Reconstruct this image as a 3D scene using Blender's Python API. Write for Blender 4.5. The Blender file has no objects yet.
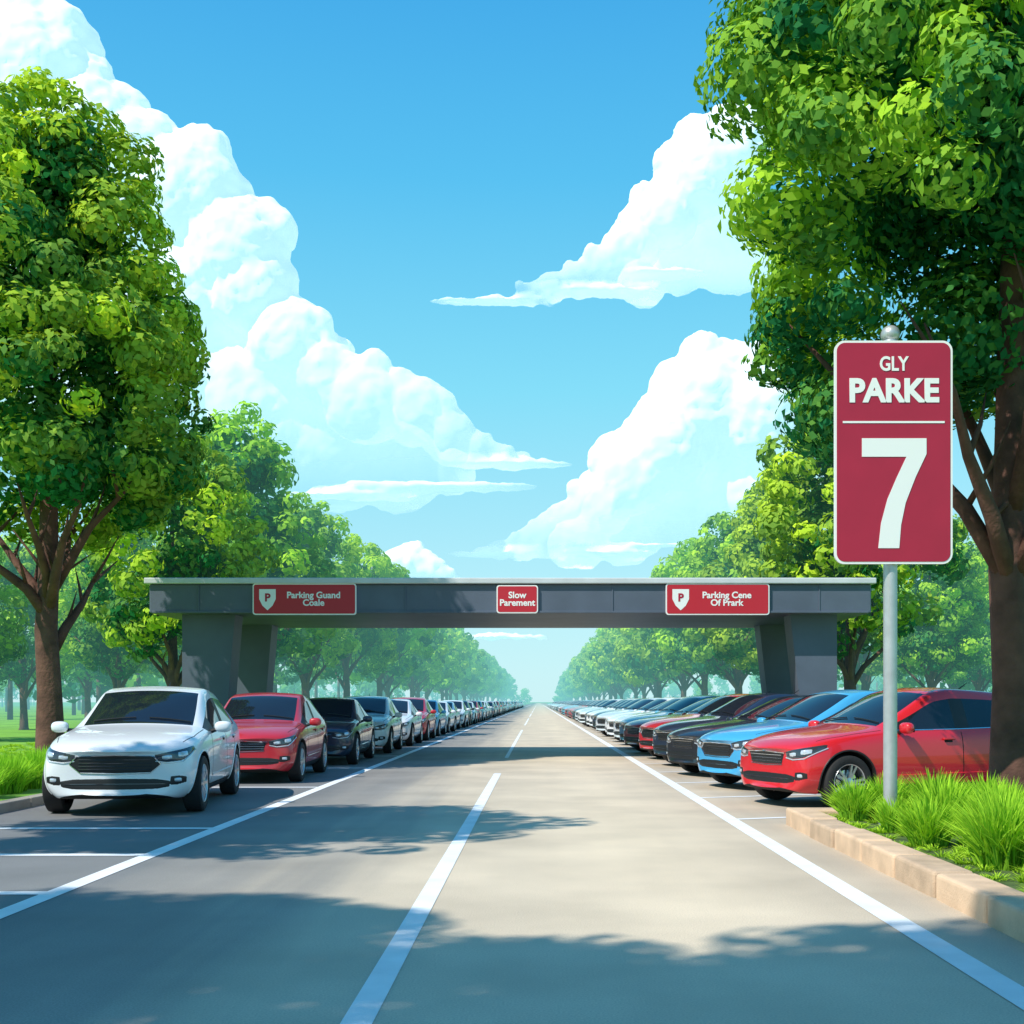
import bpy, bmesh, math, random
import numpy as np
from mathutils import Vector, Matrix
from mathutils.bvhtree import BVHTree
random.seed(7)
scene = bpy.context.scene
COL = scene.collection
def link(o):
    COL.objects.link(o); return o
# ------------------------------------------------------------------ materials
def newmat(name):
    m = bpy.data.materials.new(name); m.use_nodes = True
    nt = m.node_tree; nt.nodes.clear()
    out = nt.nodes.new('ShaderNodeOutputMaterial')
    return m, nt, out
def N(nt, typ, **kw):
    n = nt.nodes.new(typ)
    for k, v in kw.items(): setattr(n, k, v)
    return n
def pbr(name, col, rough=0.5, metal=0.0, coat=0.0, var=0.0, vscale=5.0, bump=0.0, bscale=60.0, spec=0.5):
    m, nt, out = newmat(name)
    b = N(nt, 'ShaderNodeBsdfPrincipled')
    b.inputs['Base Color'].default_value = (*col, 1)
    b.inputs['Roughness'].default_value = rough
    b.inputs['Metallic'].default_value = metal
    b.inputs['Coat Weight'].default_value = coat
    b.inputs['Specular IOR Level'].default_value = spec
    tc = N(nt, 'ShaderNodeTexCoord')
    if var > 0:
        nz = N(nt, 'ShaderNodeTexNoise'); nz.inputs['Scale'].default_value = vscale; nz.inputs['Detail'].default_value = 6
        nt.links.new(tc.outputs['Object'], nz.inputs['Vector'])
        mr = N(nt, 'ShaderNodeMapRange'); mr.inputs[1].default_value = .3; mr.inputs[2].default_value = .7
        mr.inputs[3].default_value = 1 - var; mr.inputs[4].default_value = 1 + var
        nt.links.new(nz.outputs[0], mr.inputs[0])
        mx = N(nt, 'ShaderNodeVectorMath', operation='SCALE'); mx.inputs[0].default_value = col
        nt.links.new(mr.outputs[0], mx.inputs['Scale'])
        nt.links.new(mx.outputs[0], b.inputs['Base Color'])
    if bump > 0:
        nz2 = N(nt, 'ShaderNodeTexNoise'); nz2.inputs['Scale'].default_value = bscale; nz2.inputs['Detail'].default_value = 5
        nt.links.new(tc.outputs['Object'], nz2.inputs['Vector'])
        bp = N(nt, 'ShaderNodeBump'); bp.inputs['Strength'].default_value = bump; bp.inputs['Distance'].default_value = 0.02
        nt.links.new(nz2.outputs[0], bp.inputs['Height']); nt.links.new(bp.outputs[0], b.inputs['Normal'])
    nt.links.new(b.outputs[0], out.inputs[0])
    return m
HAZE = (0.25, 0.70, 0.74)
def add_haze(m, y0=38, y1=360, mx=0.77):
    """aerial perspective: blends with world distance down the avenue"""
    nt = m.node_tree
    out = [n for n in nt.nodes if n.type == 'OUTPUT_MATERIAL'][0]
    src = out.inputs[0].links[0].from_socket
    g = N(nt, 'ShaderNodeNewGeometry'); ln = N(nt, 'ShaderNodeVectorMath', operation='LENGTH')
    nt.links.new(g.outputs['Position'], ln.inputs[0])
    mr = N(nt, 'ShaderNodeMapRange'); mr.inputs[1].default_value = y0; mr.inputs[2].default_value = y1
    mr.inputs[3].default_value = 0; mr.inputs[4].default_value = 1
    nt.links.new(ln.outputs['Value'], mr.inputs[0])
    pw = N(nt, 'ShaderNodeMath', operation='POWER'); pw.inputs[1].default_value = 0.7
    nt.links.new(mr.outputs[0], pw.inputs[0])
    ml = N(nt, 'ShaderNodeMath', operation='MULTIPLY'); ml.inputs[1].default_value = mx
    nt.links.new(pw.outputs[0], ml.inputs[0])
    em = N(nt, 'ShaderNodeEmission'); em.inputs[0].default_value = (*HAZE, 1)  # haze light painted into the surface as a glow, stronger with distance
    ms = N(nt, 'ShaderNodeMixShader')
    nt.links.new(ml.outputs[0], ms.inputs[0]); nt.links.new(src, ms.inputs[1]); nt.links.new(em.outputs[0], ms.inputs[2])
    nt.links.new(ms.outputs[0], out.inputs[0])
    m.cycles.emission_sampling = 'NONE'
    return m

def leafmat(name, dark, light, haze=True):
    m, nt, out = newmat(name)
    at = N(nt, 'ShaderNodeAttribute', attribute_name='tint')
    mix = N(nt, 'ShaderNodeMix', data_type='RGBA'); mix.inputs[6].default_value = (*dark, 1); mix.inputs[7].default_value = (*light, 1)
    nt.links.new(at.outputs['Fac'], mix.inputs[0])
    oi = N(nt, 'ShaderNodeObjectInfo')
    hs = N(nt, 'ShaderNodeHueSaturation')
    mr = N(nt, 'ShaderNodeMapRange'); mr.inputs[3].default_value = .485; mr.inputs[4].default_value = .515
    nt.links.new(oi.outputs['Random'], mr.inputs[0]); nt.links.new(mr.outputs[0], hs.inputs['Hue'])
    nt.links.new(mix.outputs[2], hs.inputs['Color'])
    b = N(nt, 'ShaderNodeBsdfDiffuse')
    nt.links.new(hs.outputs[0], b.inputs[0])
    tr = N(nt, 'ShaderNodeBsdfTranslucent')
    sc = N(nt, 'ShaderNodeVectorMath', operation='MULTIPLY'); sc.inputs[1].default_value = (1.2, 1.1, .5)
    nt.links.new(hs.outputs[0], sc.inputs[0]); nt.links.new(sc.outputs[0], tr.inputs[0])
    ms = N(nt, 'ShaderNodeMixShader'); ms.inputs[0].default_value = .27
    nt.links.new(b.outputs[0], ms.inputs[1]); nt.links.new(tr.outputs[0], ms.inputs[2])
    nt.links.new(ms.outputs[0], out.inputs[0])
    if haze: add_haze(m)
    return m

M = {}
m, nt, out = newmat('car_paint')
oi = N(nt, 'ShaderNodeObjectInfo'); b = N(nt, 'ShaderNodeBsdfPrincipled')
b.inputs['Roughness'].default_value = .38; b.inputs['Coat Weight'].default_value = .9; b.inputs['Coat Roughness'].default_value = .04
b.inputs['Metallic'].default_value = .05
nt.links.new(oi.outputs['Color'], b.inputs['Base Color']); nt.links.new(b.outputs[0], out.inputs[0]); M['paint'] = m
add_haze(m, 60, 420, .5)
M['glass'] = pbr('car_glass', (.010, .015, .024), .04, spec=.6)
M['black'] = pbr('black_plastic', (.012, .012, .014), .45)
M['gap'] = pbr('panel_gap', (.006, .006, .007), .8)
M['chrome'] = pbr('chrome', (.75, .77, .8), .12, 1)
M['lamp'] = pbr('headlamp_lens', (.62, .68, .76), .05, .3, 1)
M['lampd'] = pbr('headlamp_bezel', (.05, .06, .075), .06, .3, 1)
M['tyre'] = pbr('tyre_rubber', (.018, .018, .02), .8, bump=.3, bscale=80)
M['rim'] = pbr('alloy_rim', (.55, .57, .6), .3, .9)
M['rimd'] = pbr('brake_dark', (.03, .03, .032), .6, .3)
M['red'] = pbr('tail_lamp', (.4, .01, .012), .08, 0, 1)
M['amber'] = pbr('indicator', (.7, .25, .03), .1, 0, 1)
CARM = ['paint', 'glass', 'black', 'gap', 'chrome', 'lamp', 'lampd', 'tyre', 'rim', 'rimd', 'red', 'amber']
CI = {k: i for i, k in enumerate(CARM)}

# ------------------------------------------------------------------ mesh builder
class MB:
    def __init__(s): s.v = []; s.f = []; s.m = []; s.s = []
    def add(s, vs, fs, mat=0, smooth=True, mtx=None):
        o = len(s.v)
        for p in vs:
            p = Vector(p)
            s.v.append(tuple(mtx @ p if mtx else p))
        for i, f in enumerate(fs):
            s.f.append(tuple(o + k for k in f)); s.m.append(mat if isinstance(mat, int) else mat[i]); s.s.append(smooth)
    def box(s, c, size, mat=0, bev=0.0, mtx=None, seg=2):
        bm = bmesh.new(); bmesh.ops.create_cube(bm, size=1)
        for v in bm.verts: v.co = Vector((v.co.x * size[0] + c[0], v.co.y * size[1] + c[1], v.co.z * size[2] + c[2]))
        if bev > 0: bmesh.ops.bevel(bm, geom=bm.edges[:], offset=bev, segments=seg, profile=.5, affect='EDGES')
        bm.verts.index_update()
        s.add([v.co.copy() for v in bm.verts], [[v.index for v in f.verts] for f in bm.faces], mat, False, mtx); bm.free()
    def tube(s, pts, rad, n=10, mat=0, mtx=None, cap=True, wob=0):
        pts = [Vector(p) for p in pts]; vs = []; fs = []
        ref = Vector((.31, .95, .1))
        for i, p in enumerate(pts):
            t = (pts[min(i + 1, len(pts) - 1)] - pts[max(i - 1, 0)]).normalized()
            a = t.cross(ref)
            if a.length < .1: a = t.cross(Vector((1, 0, 0)))
            a.normalize(); b_ = t.cross(a)
            for k in range(n):
                an = 2 * math.pi * k / n
                r = rad[i] * (1 + wob * math.sin(an * 3 + i * .6) + wob * .6 * math.sin(an * 5 - i))
                vs.append(p + a * math.cos(an) * r + b_ * math.sin(an) * r)
        for i in range(len(pts) - 1):
            for k in range(n):
                fs.append((i * n + k, i * n + (k + 1) % n, (i + 1) * n + (k + 1) % n, (i + 1) * n + k))
        if cap: fs.append(tuple(range(n - 1, -1, -1))); fs.append(tuple((len(pts) - 1) * n + k for k in range(n)))
        s.add(vs, fs, mat, True, mtx)
    def lathe(s, prof, n, mat, mtx=None):  # prof (r, x): axis X
        vs = []; fs = []
        for r, x in prof:
            for k in range(n):
                a = 2 * math.pi * k / n; vs.append((x, r * math.cos(a), r * math.sin(a)))
        for i in range(len(prof) - 1):
            for k in range(n):
                fs.append((i * n + k, i * n + (k + 1) % n, (i + 1) * n + (k + 1) % n, (i + 1) * n + k))
        s.add(vs, fs, mat, True, mtx)
    def sphere(s, c, r, mat=0, nu=16, nv=10, mtx=None, pw=1.0):
        vs = []; fs = []
        def q(t): return math.copysign(abs(t) ** pw, t)
        for j in range(nv + 1):
            ph = math.pi * j / nv
            for i in range(nu):
                th = 2 * math.pi * i / nu
                vs.append((c[0] + r[0] * q(math.sin(ph)) * q(math.cos(th)), c[1] + r[1] * q(math.sin(ph)) * q(math.sin(th)), c[2] + r[2] * q(math.cos(ph))))
        for j in range(nv):
            for i in range(nu):
                fs.append((j * nu + i, (j + 1) * nu + i, (j + 1) * nu + (i + 1) % nu, j * nu + (i + 1) % nu))
        s.add(vs, fs, mat, True, mtx)
    def mesh(s, name, mats, sharp=None):
        me = bpy.data.meshes.new(name); me.from_pydata(s.v, [], s.f)
        for m_ in mats: me.materials.append(m_)
        me.polygons.foreach_set('material_index', s.m); me.polygons.foreach_set('use_smooth', s.s)
        me.update()
        if sharp: me.set_sharp_from_angle(angle=math.radians(sharp))
        return me
    def obj(s, name, mats, sharp=None, parent=None):
        o = link(bpy.data.objects.new(name, s.mesh(name, mats, sharp)))
        if parent: o.parent = parent
        return o
def empty(name, loc=(0, 0, 0)):
    e = bpy.data.objects.new(name, None); e.location = loc; e.empty_display_size = .3; return link(e)

# ------------------------------------------------------------------ cars
def lerp(a, b, t): return a + (b - a) * t
HATCH = dict(L=4.3, W=.9, wy=(-1.35, 1.28), cowl=5, wtop=7, bp=(8, 9), cend=11, rg=(12, 13),
  st=[(-2.13, .70, .25, .66, .73, 0, 0), (-2.06, .80, .20, .735, .81, 0, 0), (-1.85, .86, .18, .80, .885, 0, 0),
      (-1.38, .895, .17, .875, .955, 0, 0), (-1.05, .90, .17, .91, .995, 0, 0), (-.86, .90, .17, .93, 1.03, 0, .66),
      (-.45, .90, .17, .94, 1.265, .52, .645), (-.05, .90, .17, .945, 1.455, 1, .625), (.30, .90, .17, .95, 1.505, 1, .625),
      (.39, .90, .17, .955, 1.507, 1, .625), (1.05, .90, .17, .98, 1.475, 1, .60), (1.42, .89, .18, .99, 1.43, 1, .575),
      (1.68, .88, .19, 1.0, 1.375, .95, .555), (1.98, .86, .22, .98, 1.09, .12, .6), (2.10, .82, .25, .86, .96, 0, .6), (2.15, .72, .32, .76, .84, 0, .5)])
SEDAN = dict(L=4.5, W=.9, wy=(-1.42, 1.36), cowl=5, wtop=7, bp=(8, 9), cend=11, rg=(11, 13),
  st=[(-2.23, .70, .25, .64, .70, 0, 0), (-2.15, .80, .20, .71, .78, 0, 0), (-1.92, .86, .18, .77, .855, 0, 0),
      (-1.42, .895, .17, .845, .925, 0, 0), (-1.05, .90, .17, .885, .965, 0, 0), (-.80, .90, .17, .90, 1.0, 0, .65),
      (-.36, .90, .17, .91, 1.225, .52, .63), (.10, .90, .17, .92, 1.405, 1, .60), (.38, .90, .17, .925, 1.44, 1, .60),
      (.47, .90, .17, .93, 1.44, 1, .60), (1.0, .90, .17, .95, 1.40, 1, .575), (1.32, .89, .18, .96, 1.315, .85, .56),
      (1.58, .88, .19, .96, 1.19, .45, .57), (1.82, .87, .2, .955, 1.07, .05, .6), (2.12, .84, .23, .93, 1.03, 0, .6), (2.24, .74, .3, .84, .94, 0, .5)])

def build_car(name, P, grille='hex', rimstyle=5):
    L, W = P['L'], P['W']; st = P['st']; ns = len(st)
    bm = bmesh.new(); rings = []
    yf, yr = st[0][0], st[-1][0]
    for (y, w, zb, zs, zt, cab, wr) in st:
        if wr == 0: wr = .62
        zre = zt - .085
        half = [(0, zb), (w * .80, zb), (w * .965, zb + .09), (w * 1.0, lerp(zb, zs, .5)), (w * .985, zs - .10), (w * .925, zs),
                (lerp(w * .85, wr + .035, cab), lerp(lerp(zs, zt, .42), zre, cab)),
                (lerp(w * .74, wr - .03, cab), lerp(lerp(zs, zt, .68), zt - .035, cab)),
                (lerp(w * .40, wr * .5, cab), zt - .008), (0, zt)]
        ring = []
        def dy(x, z):
            tf = max(0, 1 - (y - yf) / .8); tr = max(0, 1 - (yr - y) / .7)
            o = tf * (.26 * (abs(x) / W) ** 2.2 + .12 * max(0, (z - .5) / .4) ** 2 + .03 * max(0, (.36 - z) / .12))
            o -= tr * (.16 * (abs(x) / W) ** 2.2)
            if 4 <= len(rings) <= 7 : o += .10 * (abs(x) / W) ** 2 * (1 if z > .9 else 0)
            return o
        pts = [(x, z) for x, z in half] + [(-x, z) for x, z in half[8:0:-1]]
        for x, z in pts: ring.append(bm.verts.new((x, y + dy(x, z), z)))
        rings.append(ring)
    cr = bm.edges.layers.float.new('crease_edge')
    for i in range(ns - 1):
        for j in range(18):
            f = bm.faces.new((rings[i][j], rings[i][(j + 1) % 18], rings[i + 1][(j + 1) % 18], rings[i + 1][j]))
            band = j if j < 9 else 17 - j; mt = 'paint'
            if band == 5 and P['cowl'] <= i < P['cend']:
                mt = 'glass'
                if i == P['bp'][0]: mt = 'black'
                if i == P['cowl']: mt = 'black'
            if band >= 7 and P['cowl'] <= i < P['wtop']: mt = 'glass'
            if band >= 7 and P['rg'][0] <= i < P['rg'][1]: mt = 'glass'
            if band == 0: mt = 'gap'
            if band == 1 : mt = 'black' if 3 <= i < ns - 3 else 'paint'
            f.material_index = CI[mt]; f.smooth = True
    for ring in (rings[0], rings[-1]):
        for k in range(9):
            a, b_ = ring[k], ring[k + 1]; c, d = ring[18 - (k + 1)], ring[(18 - k) % 18]
            vs = []
            for v in (a, b_, c, d):
                if v not in vs: vs.append(v)
            f = bm.faces.new(vs); f.smooth = True; f.material_index = 0
    def crease(v1, v2, c):
        e = bm.edges.get((v1, v2))
        if e: e[cr] = c
    for i in range(ns - 1):
        for j in (5, 13):
            crease(rings[i][j], rings[i + 1][j], .45 if 2 < i < ns - 3 else .25)
        for j in (7, 11):
            if P['cowl'] <= i: crease(rings[i][j], rings[i + 1][j], .35)
        for j in (3, 15): crease(rings[i][j], rings[i + 1][j], .25)
        for j in (1, 17): crease(rings[i][j], rings[i + 1][j], .5)
    for i in (P['cowl'], P['wtop']):
        for j in range(5, 13): crease(rings[i][j], rings[i][j + 1], .5 if i == P['cowl'] else .3)
    bmesh.ops.recalc_face_normals(bm, faces=bm.faces)
    me = bpy.data.meshes.new('tmp'); bm.to_mesh(me); bm.free()
    for k in CARM: me.materials.append(M[k])
    ob = link(bpy.data.objects.new('tmp', me))
    md = ob.modifiers.new('s', 'SUBSURF'); md.levels = 3; md.render_levels = 3
    dg = bpy.context.evaluated_depsgraph_get(); dg.update()
    me2 = bpy.data.meshes.new_from_object(ob.evaluated_get(dg), depsgraph=dg)
    bvh_bm = bmesh.new(); bvh_bm.from_mesh(me2); bvh = BVHTree.FromBMesh(bvh_bm); bvh_bm.free()
    ob.modifiers.clear(); ob.data = me2
    cb = MB()
    for yw in P['wy']:
        for sx in (-1, 1):
            n = 48; R = .372; vs = []; fs = []
            for x in (.56 * sx, 1.2 * sx):
                for k in range(n):
                    a = 2 * math.pi * k / n; vs.append((x, yw + R * math.cos(a), .335 + R * math.sin(a)))
            for k in range(n): fs.append((k, (k + 1) % n, n + (k + 1) % n, n + k))
            fs.append(tuple(range(n - 1, -1, -1))); fs.append(tuple(range(n, 2 * n)))
            cb.add(vs, fs, CI['gap'])
    cut = cb.obj('cut', [M[k] for k in CARM])
    bmc = bmesh.new(); bmc.from_mesh(cut.data); bmesh.ops.recalc_face_normals(bmc, faces=bmc.faces); bmc.to_mesh(cut.data); bmc.free()
    md = ob.modifiers.new('b', 'BOOLEAN'); md.operation = 'DIFFERENCE'; md.object = cut; md.solver = 'EXACT'
    dg = bpy.context.evaluated_depsgraph_get(); dg.update()
    me3 = bpy.data.meshes.new_from_object(ob.evaluated_get(dg), depsgraph=dg)
    B = MB()
    B.v = [tuple(v.co) for v in me3.vertices]; B.f = [tuple(p.vertices) for p in me3.polygons]
    B.m = [p.material_index for p in me3.polygons]; B.s = [True] * len(B.f)
    bpy.data.objects.remove(ob); bpy.data.objects.remove(cut)
    def proj(p, d):
        p = Vector(p); d = Vector(d).normalized()
        h = bvh.ray_cast(p - d * 1.6, d)
        if h[0] is None:
            h = bvh.find_nearest(p)
        return h[0], (h[1] if h[1].dot(d) < 0 else -h[1])
    def samp(pl, u):
        t = u * (len(pl) - 1); i = min(int(t), len(pl) - 2); return Vector(pl[i]).lerp(Vector(pl[i + 1]), t - i)
    def patch(top, bot, d, mat, off=.004, nu=16, nv=6):
        vs = []; fs = []
        for j in range(nv + 1):
            for i in range(nu + 1):
                p = samp(top, i / nu).lerp(samp(bot, i / nu), j / nv)
                q, nn = proj(p, d); edge = i in (0, nu) or j in (0, nv)
                vs.append(q + nn * (off if not edge else -.002))
        for j in range(nv):
            for i in range(nu):
                a = j * (nu + 1) + i; fs.append((a, a + 1, a + nu + 2, a + nu + 1))
        B.add(vs, fs, CI[mat])
    def ribbon(pl, d, width, mat, off=.002, n=24, closed=False):
        qs = []
        for i in range(n + 1):
            qs.append(proj(samp(pl, i / n), d))
        vs = []; fs = []
        for i, (q, nn) in enumerate(qs):
            a = qs[max(i - 1, 0)][0]; b_ = qs[min(i + 1, n)][0]
            t = (b_ - a).normalized(); sd = t.cross(nn).normalized() * width / 2
            vs += [q + sd + nn * .0005, q + sd * .5 + nn * off, q - sd * .5 + nn * off, q - sd + nn * .0005]
        for i in range(n):
            for k in range(3): fs.append((i * 4 + k, i * 4 + k + 1, i * 4 + k + 5, i * 4 + k + 4))
        B.add(vs, fs, CI[mat])
    F = st[0][0]
    hz = .0 if P is HATCH else -.03
    Z = lambda z: z + hz
    fr = (0, 1, 0)
    if grille == 'hex':
        top = [(-.50, F, Z(.59)), (-.42, F, Z(.68)), (0, F, Z(.695)), (.42, F, Z(.68)), (.50, F, Z(.59))]
        bot = [(-.50, F, Z(.585)), (-.38, F, Z(.485)), (0, F, Z(.475)), (.38, F, Z(.485)), (.50, F, Z(.585))]
        sl = [.53, .565, .60, .64]; sw = .40
    else:
        top = [(-.42, F, Z(.68)), (0, F, Z(.70)), (.42, F, Z(.68))]; bot = [(-.36, F, Z(.535)), (0, F, Z(.52)), (.36, F, Z(.535))]
        sl = [.57, .61, .65]; sw = .36
    patch(top, bot, fr, 'black', .004, 20, 6)
    for z in sl: ribbon([(-sw, F, Z(z)), (sw, F, Z(z))], fr, .012, 'chrome' if grille != 'hex' else 'lampd', .012)
    ribbon(top, fr, .018, 'chrome', .010); ribbon(bot, fr, .014, 'chrome', .008)
    patch([(-.62, F, .40), (-.45, F, .43), (0, F, .435), (.45, F, .43), (.62, F, .40)], [(-.60, F, .33), (-.45, F, .30), (0, F, .295), (.45, F, .30), (.60, F, .33)], fr, 'black', .004, 22, 5)
    ribbon([(-.55, F, .365), (.55, F, .365)], fr, .014, 'lampd', .01)
    for sx in (-1, 1):
        d = (-.5 * sx, .87, -.05)
        def X(pl): return [(p[0] * sx, p[1] + F + 2.13, Z(p[2])) for p in pl]
        patch(X([(.50, -2.1, .70), (.62, -2.04, .735), (.75, -1.92, .765), (.86, -1.68, .80)]), X([(.52, -2.1, .635), (.62, -2.04, .61), (.75, -1.92, .625), (.87, -1.70, .755)]), d, 'lampd', .006, 16, 6)
        patch(X([(.56, -2.07, .69), (.62, -2.04, .705), (.67, -2.0, .70)]), X([(.57, -2.07, .645), (.62, -2.04, .635), (.67, -2.0, .65)]), d, 'lamp', .011, 6, 4)
        patch(X([(.70, -1.97, .725), (.75, -1.92, .74), (.80, -1.83, .745)]), X([(.70, -1.97, .66), (.75, -1.92, .658), (.80, -1.83, .68)]), d, 'lamp', .011, 6, 4)
        ribbon(X([(.52, -2.1, .63), (.62, -2.04, .605), (.75, -1.92, .62), (.87, -1.70, .75)]), d, .016, 'lamp', .009)
        patch(X([(.66, -2.05, .46), (.74, -2.0, .47), (.80, -1.9, .45)]), X([(.64, -2.05, .35), (.72, -2.0, .35), (.80, -1.9, .38)]), d, 'black', .004, 8, 5)
        patch(X([(.70, -2.05, .44), (.73, -2.0, .445), (.76, -1.97, .44)]), X([(.70, -2.05, .39), (.73, -2.0, .385), (.76, -1.97, .39)]), d, 'lamp', .012, 5, 3)
        si = (-sx, 0, 0); x = .9 * sx
        c = P['st'][P['cowl']][0]; bp = P['st'][P['bp'][0]][0] + .04; wr_ = P['wy'][1]
        ribbon([(x, c + .10, .30), (x, c + .06, .55), (x, c + .10, .80), (x, c + .20, P['st'][6][3] - .02)], si, .012, 'gap', .0015)
        ribbon([(x, bp + .02, .27), (x, bp, .6), (x, bp, P['st'][8][3] - .02)], si, .012, 'gap', .0015)
        ribbon([(x, wr_ - .50, .27), (x, wr_ - .43, .48), (x, wr_ - .26, .70), (x, wr_ - .14, .93)], si, .012, 'gap', .0015)
        ribbon([(x, c + .10, .285), (x, wr_ - .50, .275)], si, .014, 'gap', .0015)
        ribbon([(x, c + .10, .40), (x, wr_ - .5, .42)], si, .02, 'paint', .012)
        ribbon([(x, c + .25, .955 + hz), (x, bp, .965 + hz), (x, wr_ + .02, .992 + hz)], si, .016, 'black' if grille == 'hex' else 'chrome', .006, 30)
        for yy in (bp - .22, wr_ - .32):
            q, nn = proj((x, yy, .84 + hz), si); B.box(q + nn * .018, (.03, .17, .026), CI['paint'], .008)
            q, nn = proj((x, yy, .815 + hz), si); B.box(q + nn * .001, (.006, .12, .03), CI['gap'], .002)
        ribbon([(.70 * sx, F + .42, 1), (.77 * sx, -1.4, 1), (.78 * sx, c + .03, 1.0)], (0, 0, -1), .010, 'gap', .0015)
        for yw in P['wy']:
            pl = [(x, yw + .383 * math.cos(a), .335 + .383 * math.sin(a)) for a in [math.radians(t) for t in range(-14, 195, 8)]]
            ribbon(pl, si, .022, 'paint' if grille == 'hex' else 'black', .008, 40)
        my = c + .26
        B.sphere((.985 * sx, my, .985 + hz), (.105, .065, .07), CI['paint'], 16, 10, pw=.75)
        B.box((.985 * sx, my + .055, .985 + hz), (.16, .012, .10), CI['glass'], .004)
        B.tube([(.84 * sx, my, .93 + hz), (.92 * sx, my, .955 + hz)], [.03, .022], 8, CI['black'])
        R_ = st[-1][0]
        patch([(.45 * sx, R_, .88), (.70 * sx, R_ - .1, .90), (.86 * sx, R_ - .25, .92)], [(.47 * sx, R_, .76), (.70 * sx, R_ - .1, .74), (.88 * sx, R_ - .3, .78)], (-.45 * sx, -.89, 0), 'red', .006, 10, 5)
        wp = []
        for t in range(7):
            q, nn = proj((lerp(.52, .02, t / 6) * sx + (.1 if sx > 0 else -.02), c + .10 + .02 * t / 6, 1.1), (0, .35, -.94)); wp.append(q + nn * .012)
        B.tube(wp, [.008] * 7, 5, CI['black'])
        for yw in P['wy']:
            mtx = Matrix.Translation((.785 * sx, yw, .33)) @ (Matrix.Identity(4) if sx > 0 else Matrix.Rotation(math.pi, 4, 'Z'))
            B.lathe([(.222, -.09), (.25, -.105), (.30, -.108), (.322, -.095), (.33, -.06), (.33, .06), (.322, .092), (.30, .106), (.25, .104), (.226, .09)], 48, CI['tyre'], mtx)
            B.lathe([(.228, .092), (.222, .10), (.214, .094), (.205, .05), (.20, -.08)], 40, CI['rim'], mtx)
            B.lathe([(.205, .0), (.10, .005), (.0001, .006)], 32, CI['rimd'], mtx)
            B.lathe([(.15, .018), (.06, .02)], 32, CI['chrome'], mtx)
            B.lathe([(.062, .05), (.055, .088), (.03, .096), (.0001, .098)], 20, CI['rim'], mtx)
            for k in range(rimstyle):
                for off in ((-.16, .16) if rimstyle <= 6 else (0,)):
                    a0 = 2 * math.pi * k / rimstyle + off * .5; a1 = 2 * math.pi * k / rimstyle + off
                    def pr(r, a, wdt, x):
                        cx, cy = r * math.cos(a), r * math.sin(a); tx, ty = -math.sin(a), math.cos(a)
                        return [(x, cx + tx * wdt, cy + ty * wdt), (x, cx - tx * wdt, cy - ty * wdt)]
                    i0 = pr(.04, a0, .017, .085); i1 = pr(.214, a1, .012, .096); j0 = pr(.04, a0, .022, .045); j1 = pr(.214, a1, .016, .06)
                    B.add(i0 + i1 + j0 + j1, [(0, 1, 3, 2), (4, 6, 7, 5), (0, 2, 6, 4), (1, 5, 7, 3), (2, 3, 7, 6)], CI['rim'], False, mtx)
    B.tube([(0, 1.0, st[10][4] - .01), (0, 1.16, st[10][4] + .09)], [.012, .004], 6, CI['black'])
    me = B.mesh(name, [M[k] for k in CARM], 38)
    return me

car_hatch = build_car('hatchback_mesh', HATCH, 'hex', 10)
car_sedan = build_car('sedan_mesh', SEDAN, 'bar', 5)
car_hatch2 = build_car('hatchback_b_mesh', HATCH, 'bar', 5)
WHITE = (.84, .86, .90); RED = (.52, .018, .03); RED2 = (.66, .012, .022); NAVY = (.014, .026, .055); BLACK = (.012, .014, .022)
BLUE = (.06, .38, .70); GREY = (.13, .17, .21); SILV = (.62, .66, .70); LBLU = (.12, .42, .62)
def place(me, x, y, yaw, col, sc=1.0):
    o = link(bpy.data.objects.new('parked_car', me)); o.location = (x, y, .004); o.rotation_euler = (0, 0, math.radians(yaw))
    o.color = (*col, 1); o.scale = (sc, sc, sc); return o
left = [(-5.38, 16.75, 6, WHITE, car_hatch, 1.08), (-5.12, 22.5, 2, RED, car_hatch2, 1.05), (-5.0, 28.4, 1, NAVY, car_sedan, 1.05), (-4.95, 34.2, 1, WHITE, car_hatch2, 1.05), (-4.9, 39.6, 0, WHITE, car_sedan, 1.05), (-4.9, 45.0, 0, RED, car_hatch, 1.05)]
for x, y, a, c, me, s in left: place(me, x, y, a, c, s)
rl = random.Random(3)
pal = [WHITE, WHITE, WHITE, NAVY, RED, SILV, WHITE, WHITE, BLACK, LBLU]
y = 50.4
while y < 330:
    place(rl.choice([car_hatch, car_sedan, car_hatch2]), -4.9 + rl.uniform(-.12, .12), y, rl.uniform(-1.5, 1.5), rl.choice(pal)); y += 5.4
th = 70
def rplace(fx, fy, c, me, t=th, s=1.05):
    a = math.radians(t); Lh = 2.15 * s
    return place(me, fx + Lh * math.sin(a), fy + Lh * math.cos(a), -t, c, s)
rights = [(2.90, 16.1, RED2, car_hatch2), (2.72, 19.4, BLUE, car_hatch), (2.66, 22.7, BLACK, car_sedan), (2.6, 26.0, NAVY, car_hatch2), (2.55, 29.2, RED, car_hatch), (2.5, 32.4, RED, car_sedan), (2.5, 35.6, LBLU, car_hatch2)]
for fx, fy, c, me in rights: rplace(fx, fy, c, me, th + rl.uniform(-1, 1), 1.07)
y = 38.8; pal2 = [RED, WHITE, WHITE, SILV, NAVY, RED, GREY, LBLU, WHITE, BLACK]
while y < 330:
    rplace(2.5 + rl.uniform(-.1, .1), y, rl.choice(pal2), rl.choice([car_hatch, car_sedan, car_hatch2]), th + rl.uniform(-2, 2)); y += 3.2

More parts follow.
